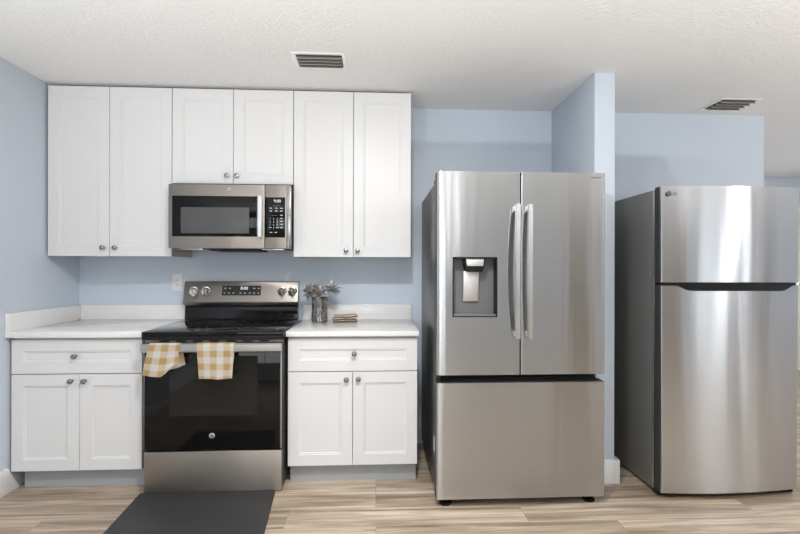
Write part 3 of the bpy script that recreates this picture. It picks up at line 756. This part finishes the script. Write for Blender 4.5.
# black pocket handle along the top of the lower door
t = bmesh.new(); N = 40; rows = []
def bowy(x): f = (x - GX0 - 0.006) / (GX1 - GX0 - 0.012); return GY - BOW * (1 - (2 * f - 1) ** 2)
for k in range(N + 1):
    x = GX0 + 0.006 + (GX1 - GX0 - 0.02) * k / N
    s0 = min(1, max(0, (x - (GX0 + 0.06)) / 0.10)); s1 = min(1, max(0, (GX1 - 0.02 - x) / 0.09))
    sm = lambda q: q * q * (3 - 2 * q)
    drop = 0.012 + 0.034 * min(sm(s0), sm(s1))
    y = bowy(x) - 0.0025
    rows.append([t.verts.new(p) for p in ((x, y + 0.05, 1.197), (x, y, 1.197), (x, y, 1.197 - drop + 0.004), (x, y + 0.003, 1.197 - drop), (x, y + 0.05, 1.197 - drop))])
for A, B in zip(rows, rows[1:]):
    for k in range(5): t.faces.new((A[k], A[(k + 1) % 5], B[(k + 1) % 5], B[k]))
t.faces.new(rows[0]); t.faces.new(rows[-1][::-1])
bmesh.ops.recalc_face_normals(t, faces=t.faces[:])
b = MB(); b._take(t, M['black']); b.build('pocket_handle', ld)
MB().box(GX1 - 0.03, GX1 + 0.004, -0.88, -0.80, 1.182, 1.198, M['chrome'], 0.002).build('hinge', fr2)
MB().box(GX1 - 0.16, GX1 - 0.06, -0.80, -0.72, 1.7225, 1.742, M['gasket_and_shade'], 0.006).build('hinge_cover', fr2)
for x in (GX0 + 0.06, GX1 - 0.06):
    for y in (-0.74, -0.12): MB().lathe([(0.022, 0), (0.022, 0.024)], (x, y, 0), (0, 0, 1), M['black'], 14).build('foot', fr2)

# ------------------------------------------------------------------ small things
# outlet
ot = thing('wall_outlet', 'white outlet cover on the blue wall, beside the range backguard', 'outlet', (-1.409, 0, 1.11))
MB().box(-1.444, -1.373, -0.006, -0.0005, 1.112, 1.232, M['outlet'], 0.003).build('cover_plate', ot)
b = MB().box(-1.4255, -1.3915, -0.009, -0.005, 1.138, 1.206, M['outlet'], 0.002)
for z in (1.155, 1.189):
    b.box(-1.416, -1.413, -0.0095, -0.0085, z - 0.006, z + 0.006, M['mark']).box(-1.404, -1.401, -0.0095, -0.0085, z - 0.006, z + 0.006, M['mark'])
b.build('socket', ot)

# ceiling registers
def register(label, x0, x1, y0, y1, facing):
    r = thing('air_vent', label, 'vent', ((x0 + x1) / 2, (y0 + y1) / 2, HC), 'ceiling air registers')
    b = MB(); z0, z1 = HC - 0.006, HC - 0.0005; f = 0.022
    b.box(x0, x1, y0, y0 + f, z0, z1, M['white_trim'], 0.002).box(x0, x1, y1 - f, y1, z0, z1, M['white_trim'], 0.002)
    b.box(x0, x0 + f, y0 + f, y1 - f, z0, z1, M['white_trim'], 0.002).box(x1 - f, x1, y0 + f, y1 - f, z0, z1, M['white_trim'], 0.002)
    b.build('frame', r)
    MB().box(x0 + f, x1 - f, y0 + f, y1 - f, HC - 0.003, HC - 0.0008, M['vent_dark']).build('duct_opening', r)
    n = 4
    for k in range(n):
        yc = y0 + f + (y1 - y0 - 2 * f) * (k + 0.5) / n
        MB().prism([(yc + 0.006, HC - 0.0035), (yc + 0.010, HC - 0.0035), (yc - 0.008, HC - 0.022), (yc - 0.014, HC - 0.022)], 'x', x0 + f + 0.004, x1 - f - 0.004, M['vent_metal']).build('louver', r)
register('white framed ceiling air vent in front of the white wall cabinets', -0.465, -0.170, -0.835, -0.640, 1)
register('brownish ceiling air vent above the top-freezer refrigerator', 2.345, 2.640, -0.330, -0.100, 1)

# dish towels over the oven handle
def towel(label, xt0, xt1, xb0, xb1, zb, back, fold, seed):
    hy, hz = -0.735, 0.829
    rnd = random.Random(seed); ph = [rnd.uniform(0, 6) for _ in range(4)]
    L1 = hz + 0.027 - zb
    def fn(u, v):
        # v: 0 = back hem, 1 = front hem
        if v < 0.36:
            zb_back = zb + 0.055 - 0.03 * math.sin(PI * min(1, max(0, u)))
            f = 1 - v / 0.36; z = hz + 0.020 - (hz + 0.020 - zb_back) * f; y = hy + 0.019 + 0.004 * math.sin(u * 9 + ph[0]) * f
            y = min(y, -0.697)
            xa = xt0 + (xt1 - xt0) * u; xb = xb0 + back + (xb1 - xb0) * u
            return (xa + (xb - xa) * f, y, z)
        if v < 0.48:
            a = (v - 0.36) / 0.12 * PI
            return (xt0 + (xt1 - xt0) * u, hy + 0.002 + 0.0175 * math.cos(a), hz + 0.0205 + 0.0085 * math.sin(a))
        f = (v - 0.48) / 0.52; z = hz + 0.0205 - (hz + 0.0205 - zb) * f
        amp = 0.004 + 0.010 * f
        y = hy - 0.0160 - 0.005 * f - amp * 0.6 * (1 + math.sin(u * 6.0 + ph[1])) - 0.003 * math.sin(u * 13 + ph[2]) * f
        xa = xt0 + (xt1 - xt0) * u; xb = xb0 + (xb1 - xb0) * u
        x = xa + (xb - xa) * f
        cut = max(0, u - 0.55) / 0.45 * fold * f ** 3
        return (x - cut * 0.45, y, z + cut + 0.004 * math.sin(u * 5 + ph[3]) * f)
    sq = 0.073
    b = MB(); b.grid(fn, 28, 60, M['gingham'], lambda u, v: (u * (xt1 - xt0) / sq + 0.5, v * (L1 / 0.52) / sq + seed * 0.29), thick=0.0028)
    o = b.build('dish_towel', None, 60)
    return tag(o, label, 'towel', 'gingham dish towels on the oven handle')
towel('yellow gingham dish towel hanging askew at the corner of the oven handle', -1.246, -1.081, -1.280, -1.084, 0.680, 0.022, 0.055, 1)
towel('yellow gingham dish towel hanging straight, at the middle of the oven handle', -0.988, -0.786, -0.972, -0.790, 0.662, -0.014, 0.006, 2)

# floor mat
b = MB()
pts = [(-1.318, -0.693), (-0.570, -0.693), (-0.520, -1.235), (-1.285, -1.205)]
b.prism(pts, 'z', 0.0008, 0.013, M['mat'], 0.004)
tag(b.build('floor_mat'), 'dark grey cushioned floor mat on the planks in front of the range', 'mat')

# vase and its silver sprays
VX, VY, VZ = -0.386, -0.165, 0.9065
vs = MB().lathe([(0.048, 0.0), (0.053, 0.005), (0.054, 0.025), (0.052, 0.08), (0.054, 0.14), (0.056, 0.170), (0.053, 0.170), (0.048, 0.14), (0.046, 0.02), (0.01, 0.012)], (VX, VY, VZ), (0, 0, 1), M['vase'], 72, 0.025, 12).build('vase')
tag(vs, 'grey mercury-glass vase on the worktop beside the range', 'vase')
def leaf(mb, base, direction, length, width, curl, m):
    d = Vector(direction).normalized(); s = d.cross(Vector((0, 0, 1)))
    s = s.normalized() if s.length > 0.05 else Vector((1, 0, 0)); nrm = s.cross(d).normalized(); o = Vector(base)
    def fn(u, v):
        w_ = width * (math.sin(PI * min(1, 0.08 + v * 0.92)) ** 0.8); q = (u - 0.5) * 2
        return o + d * (length * v) + s * (q * w_) + nrm * (curl * length * v * v - 0.35 * w_ * (1 - q * q) + 0.08 * length * math.sin(v * 9 + q * 3) * 0.3)
    mb.grid(fn, 6, 10, m, thick=0.0012)
def spray(label, dx, dy, tx, ty, tz, nleaf, ll, lw, seed):
    rnd = random.Random(seed)
    base = Vector((VX + dx, VY + dy, VZ + 0.02)); tip = Vector((VX + tx, VY + ty, VZ + tz))
    t = thing('silver_flower', label, 'artificial flower', base, 'silver artificial flowers in the vase')
    mid = Vector((VX + dx * 1.2, VY + dy * 1.2, VZ + 0.15))
    c8 = [(0.0025 * math.cos(a), 0.0025 * math.sin(a)) for a in [k * PI / 3 for k in range(6)]]
    MB().sweep([base, base * 0.5 + mid * 0.5, mid, mid * 0.5 + tip * 0.5, tip], c8, M['silver'], up=(0, 1, 0)).build('stem', t)
    axis = (tip - mid).normalized()
    for k in range(nleaf):
        a = 2 * PI * k / nleaf + rnd.uniform(-0.25, 0.25)
        el = (-0.25, 0.35, 0.85)[k % 3] + rnd.uniform(-0.2, 0.25)
        u_ = axis.orthogonal().normalized(); w_ = axis.cross(u_)
        dv = (u_ * math.cos(a) + w_ * math.sin(a)) * math.cos(el) + axis * math.sin(el)
        b = MB(); leaf(b, tip, dv, ll * rnd.uniform(0.8, 1.1), lw, rnd.uniform(-0.5, 0.3), M['silver']); b.build('petal', t, 60)
    b = MB()
    for k in range(9):
        q = tip + Vector((rnd.uniform(-1, 1), rnd.uniform(-1, 0.4), rnd.uniform(-0.6, 1))) * 0.012
        b.lathe([(0.001, -0.0045), (0.0036, -0.0026), (0.0045, 0), (0.0036, 0.0026), (0.001, 0.0045)], q, (0, 0, 1), M['chrome'], 10)
    b.build('bead_centre', t)
spray('silver artificial flower drooping over the range side of the vase', -0.022, -0.012, -0.060, -0.025, 0.204, 21, 0.068, 0.018, 3)
spray('silver artificial flower facing forward at the middle of the vase', 0.006, -0.022, 0.012, -0.055, 0.202, 21, 0.064, 0.0175, 5)
spray('silver artificial flower spreading wide, on the folded cloth side of the vase', 0.026, 0.004, 0.082, -0.010, 0.226, 19, 0.068, 0.018, 9)
spray('small silver artificial flower standing highest at the back of the vase', -0.006, 0.022, -0.030, 0.036, 0.236, 13, 0.042, 0.012, 12)

# folded cloth: one strip folded zig-zag in four layers
def folded(label, cx, cy, z, wx, wy, rot, layers=4):
    path = []
    h = 0.0160
    for k in range(layers):
        zc = z + 0.004 + k * h
        xs = [(-wx / 2 + wx * i / 10) for i in range(11)]
        if k % 2: xs.reverse()
        for x in xs: path.append((x * (1 - 0.02 * k), zc + 0.0016 * math.sin(x * 60 + k * 1.7) + 0.05 * x * (0.4 + 0.15 * k)))
        if k < layers - 1:
            sx = 1 if k % 2 == 0 else -1
            for a in (-0.6, 0.0, 0.6): path.append((sx * (wx / 2 + 0.006 * math.cos(a)) , zc + h / 2 + h / 2 * math.sin(a) + 0.05 * sx * wx / 2 * (0.4 + 0.15 * k)))
    n = len(path) - 1
    cr, sr = math.cos(rot), math.sin(rot)
    def fn(u, v):
        i = min(n - 1, int(v * n)); f = v * n - i
        x = path[i][0] + (path[i + 1][0] - path[i][0]) * f; zz = path[i][1] + (path[i + 1][1] - path[i][1]) * f
        y = (u - 0.5) * wy + 0.003 * math.sin(v * 17)
        return (cx + x * cr - y * sr, cy + x * sr + y * cr, zz + 0.0015 * math.sin(u * 7 + v * 5) + 0.003)
    b = MB(); b.grid(fn, 10, n, M['tan_cloth'], lambda u, v: (u * 4, v * 20), thick=0.0125)
    o = b.build('folded_cloth', None, 60)
    return tag(o, label, 'cloth')
folded('folded tan cloth lying on the worktop beside the vase', -0.210, -0.250, 0.9085, 0.155, 0.10, 0.10)

# ceiling lamps (above the frame)
def lamp(label, loc, power):
    x, y = loc
    t = thing('ceiling_light', label, 'ceiling light', (x, y, HC), 'flush white ceiling lights')
    MB().lathe([(0.16, HC - 0.0005), (0.165, HC - 0.010), (0.158, HC - 0.016), (0.02, HC - 0.016)], (x, y, 0), (0, 0, 1), M['lamp_base'], 40).build('base', t)
    g = bpy.data.lights.new('disc_light', 'AREA'); g.shape = 'DISK'; g.size = 0.17; g.energy = power; g.color = (1.0, 1.0, 1.0)
    o = bpy.data.objects.new('disc_light', g); C.objects.link(o); o.location = (0, 0, -0.02); o.parent = t
lamp('white ceiling light over the kitchen floor in front of the range', *CEILING_LAMPS[0])
lamp('white ceiling light over the room in front of the top-freezer refrigerator', *CEILING_LAMPS[1])
lamp('white ceiling light beyond the back wall near the cream door', *CEILING_LAMPS[2])
def uplight(label, xy, power):  # invented cans with spots, out of view, added to brighten the ceiling
    x, y = xy
    t = thing('fill_uplight', label, 'added fill light', (x, y, 0), 'added fill uplights behind the camera')
    MB().lathe([(0.10, 0), (0.10, 0.30), (0.094, 0.30), (0.09, 0.24), (0.02, 0.23)], (x, y, 0), (0, 0, 1), M['lamp_base'], 28).build('can', t)
    g = bpy.data.lights.new('fill_spot', 'SPOT'); g.energy = power; g.shadow_soft_size = 0.08; g.spot_size = math.radians(96); g.spot_blend = 1.0; g.color = (1.0, 1.0, 1.0)
    o = bpy.data.objects.new('fill_spot', g); C.objects.link(o); o.location = (0, 0, 0.31); o.rotation_euler = (PI - math.radians(29), 0, 0); o.parent = t
uplight('unseen white can uplight added as ceiling fill near the left wall behind the camera', *FILL_UPLIGHTS[0])
uplight('unseen white can uplight added as ceiling fill in front of the brown door', *FILL_UPLIGHTS[1])
uplight('unseen white can uplight added as ceiling fill in front of the tall window', *FILL_UPLIGHTS[2])
uplight('unseen white can uplight added as ceiling fill nearest the right wall', *FILL_UPLIGHTS[3])
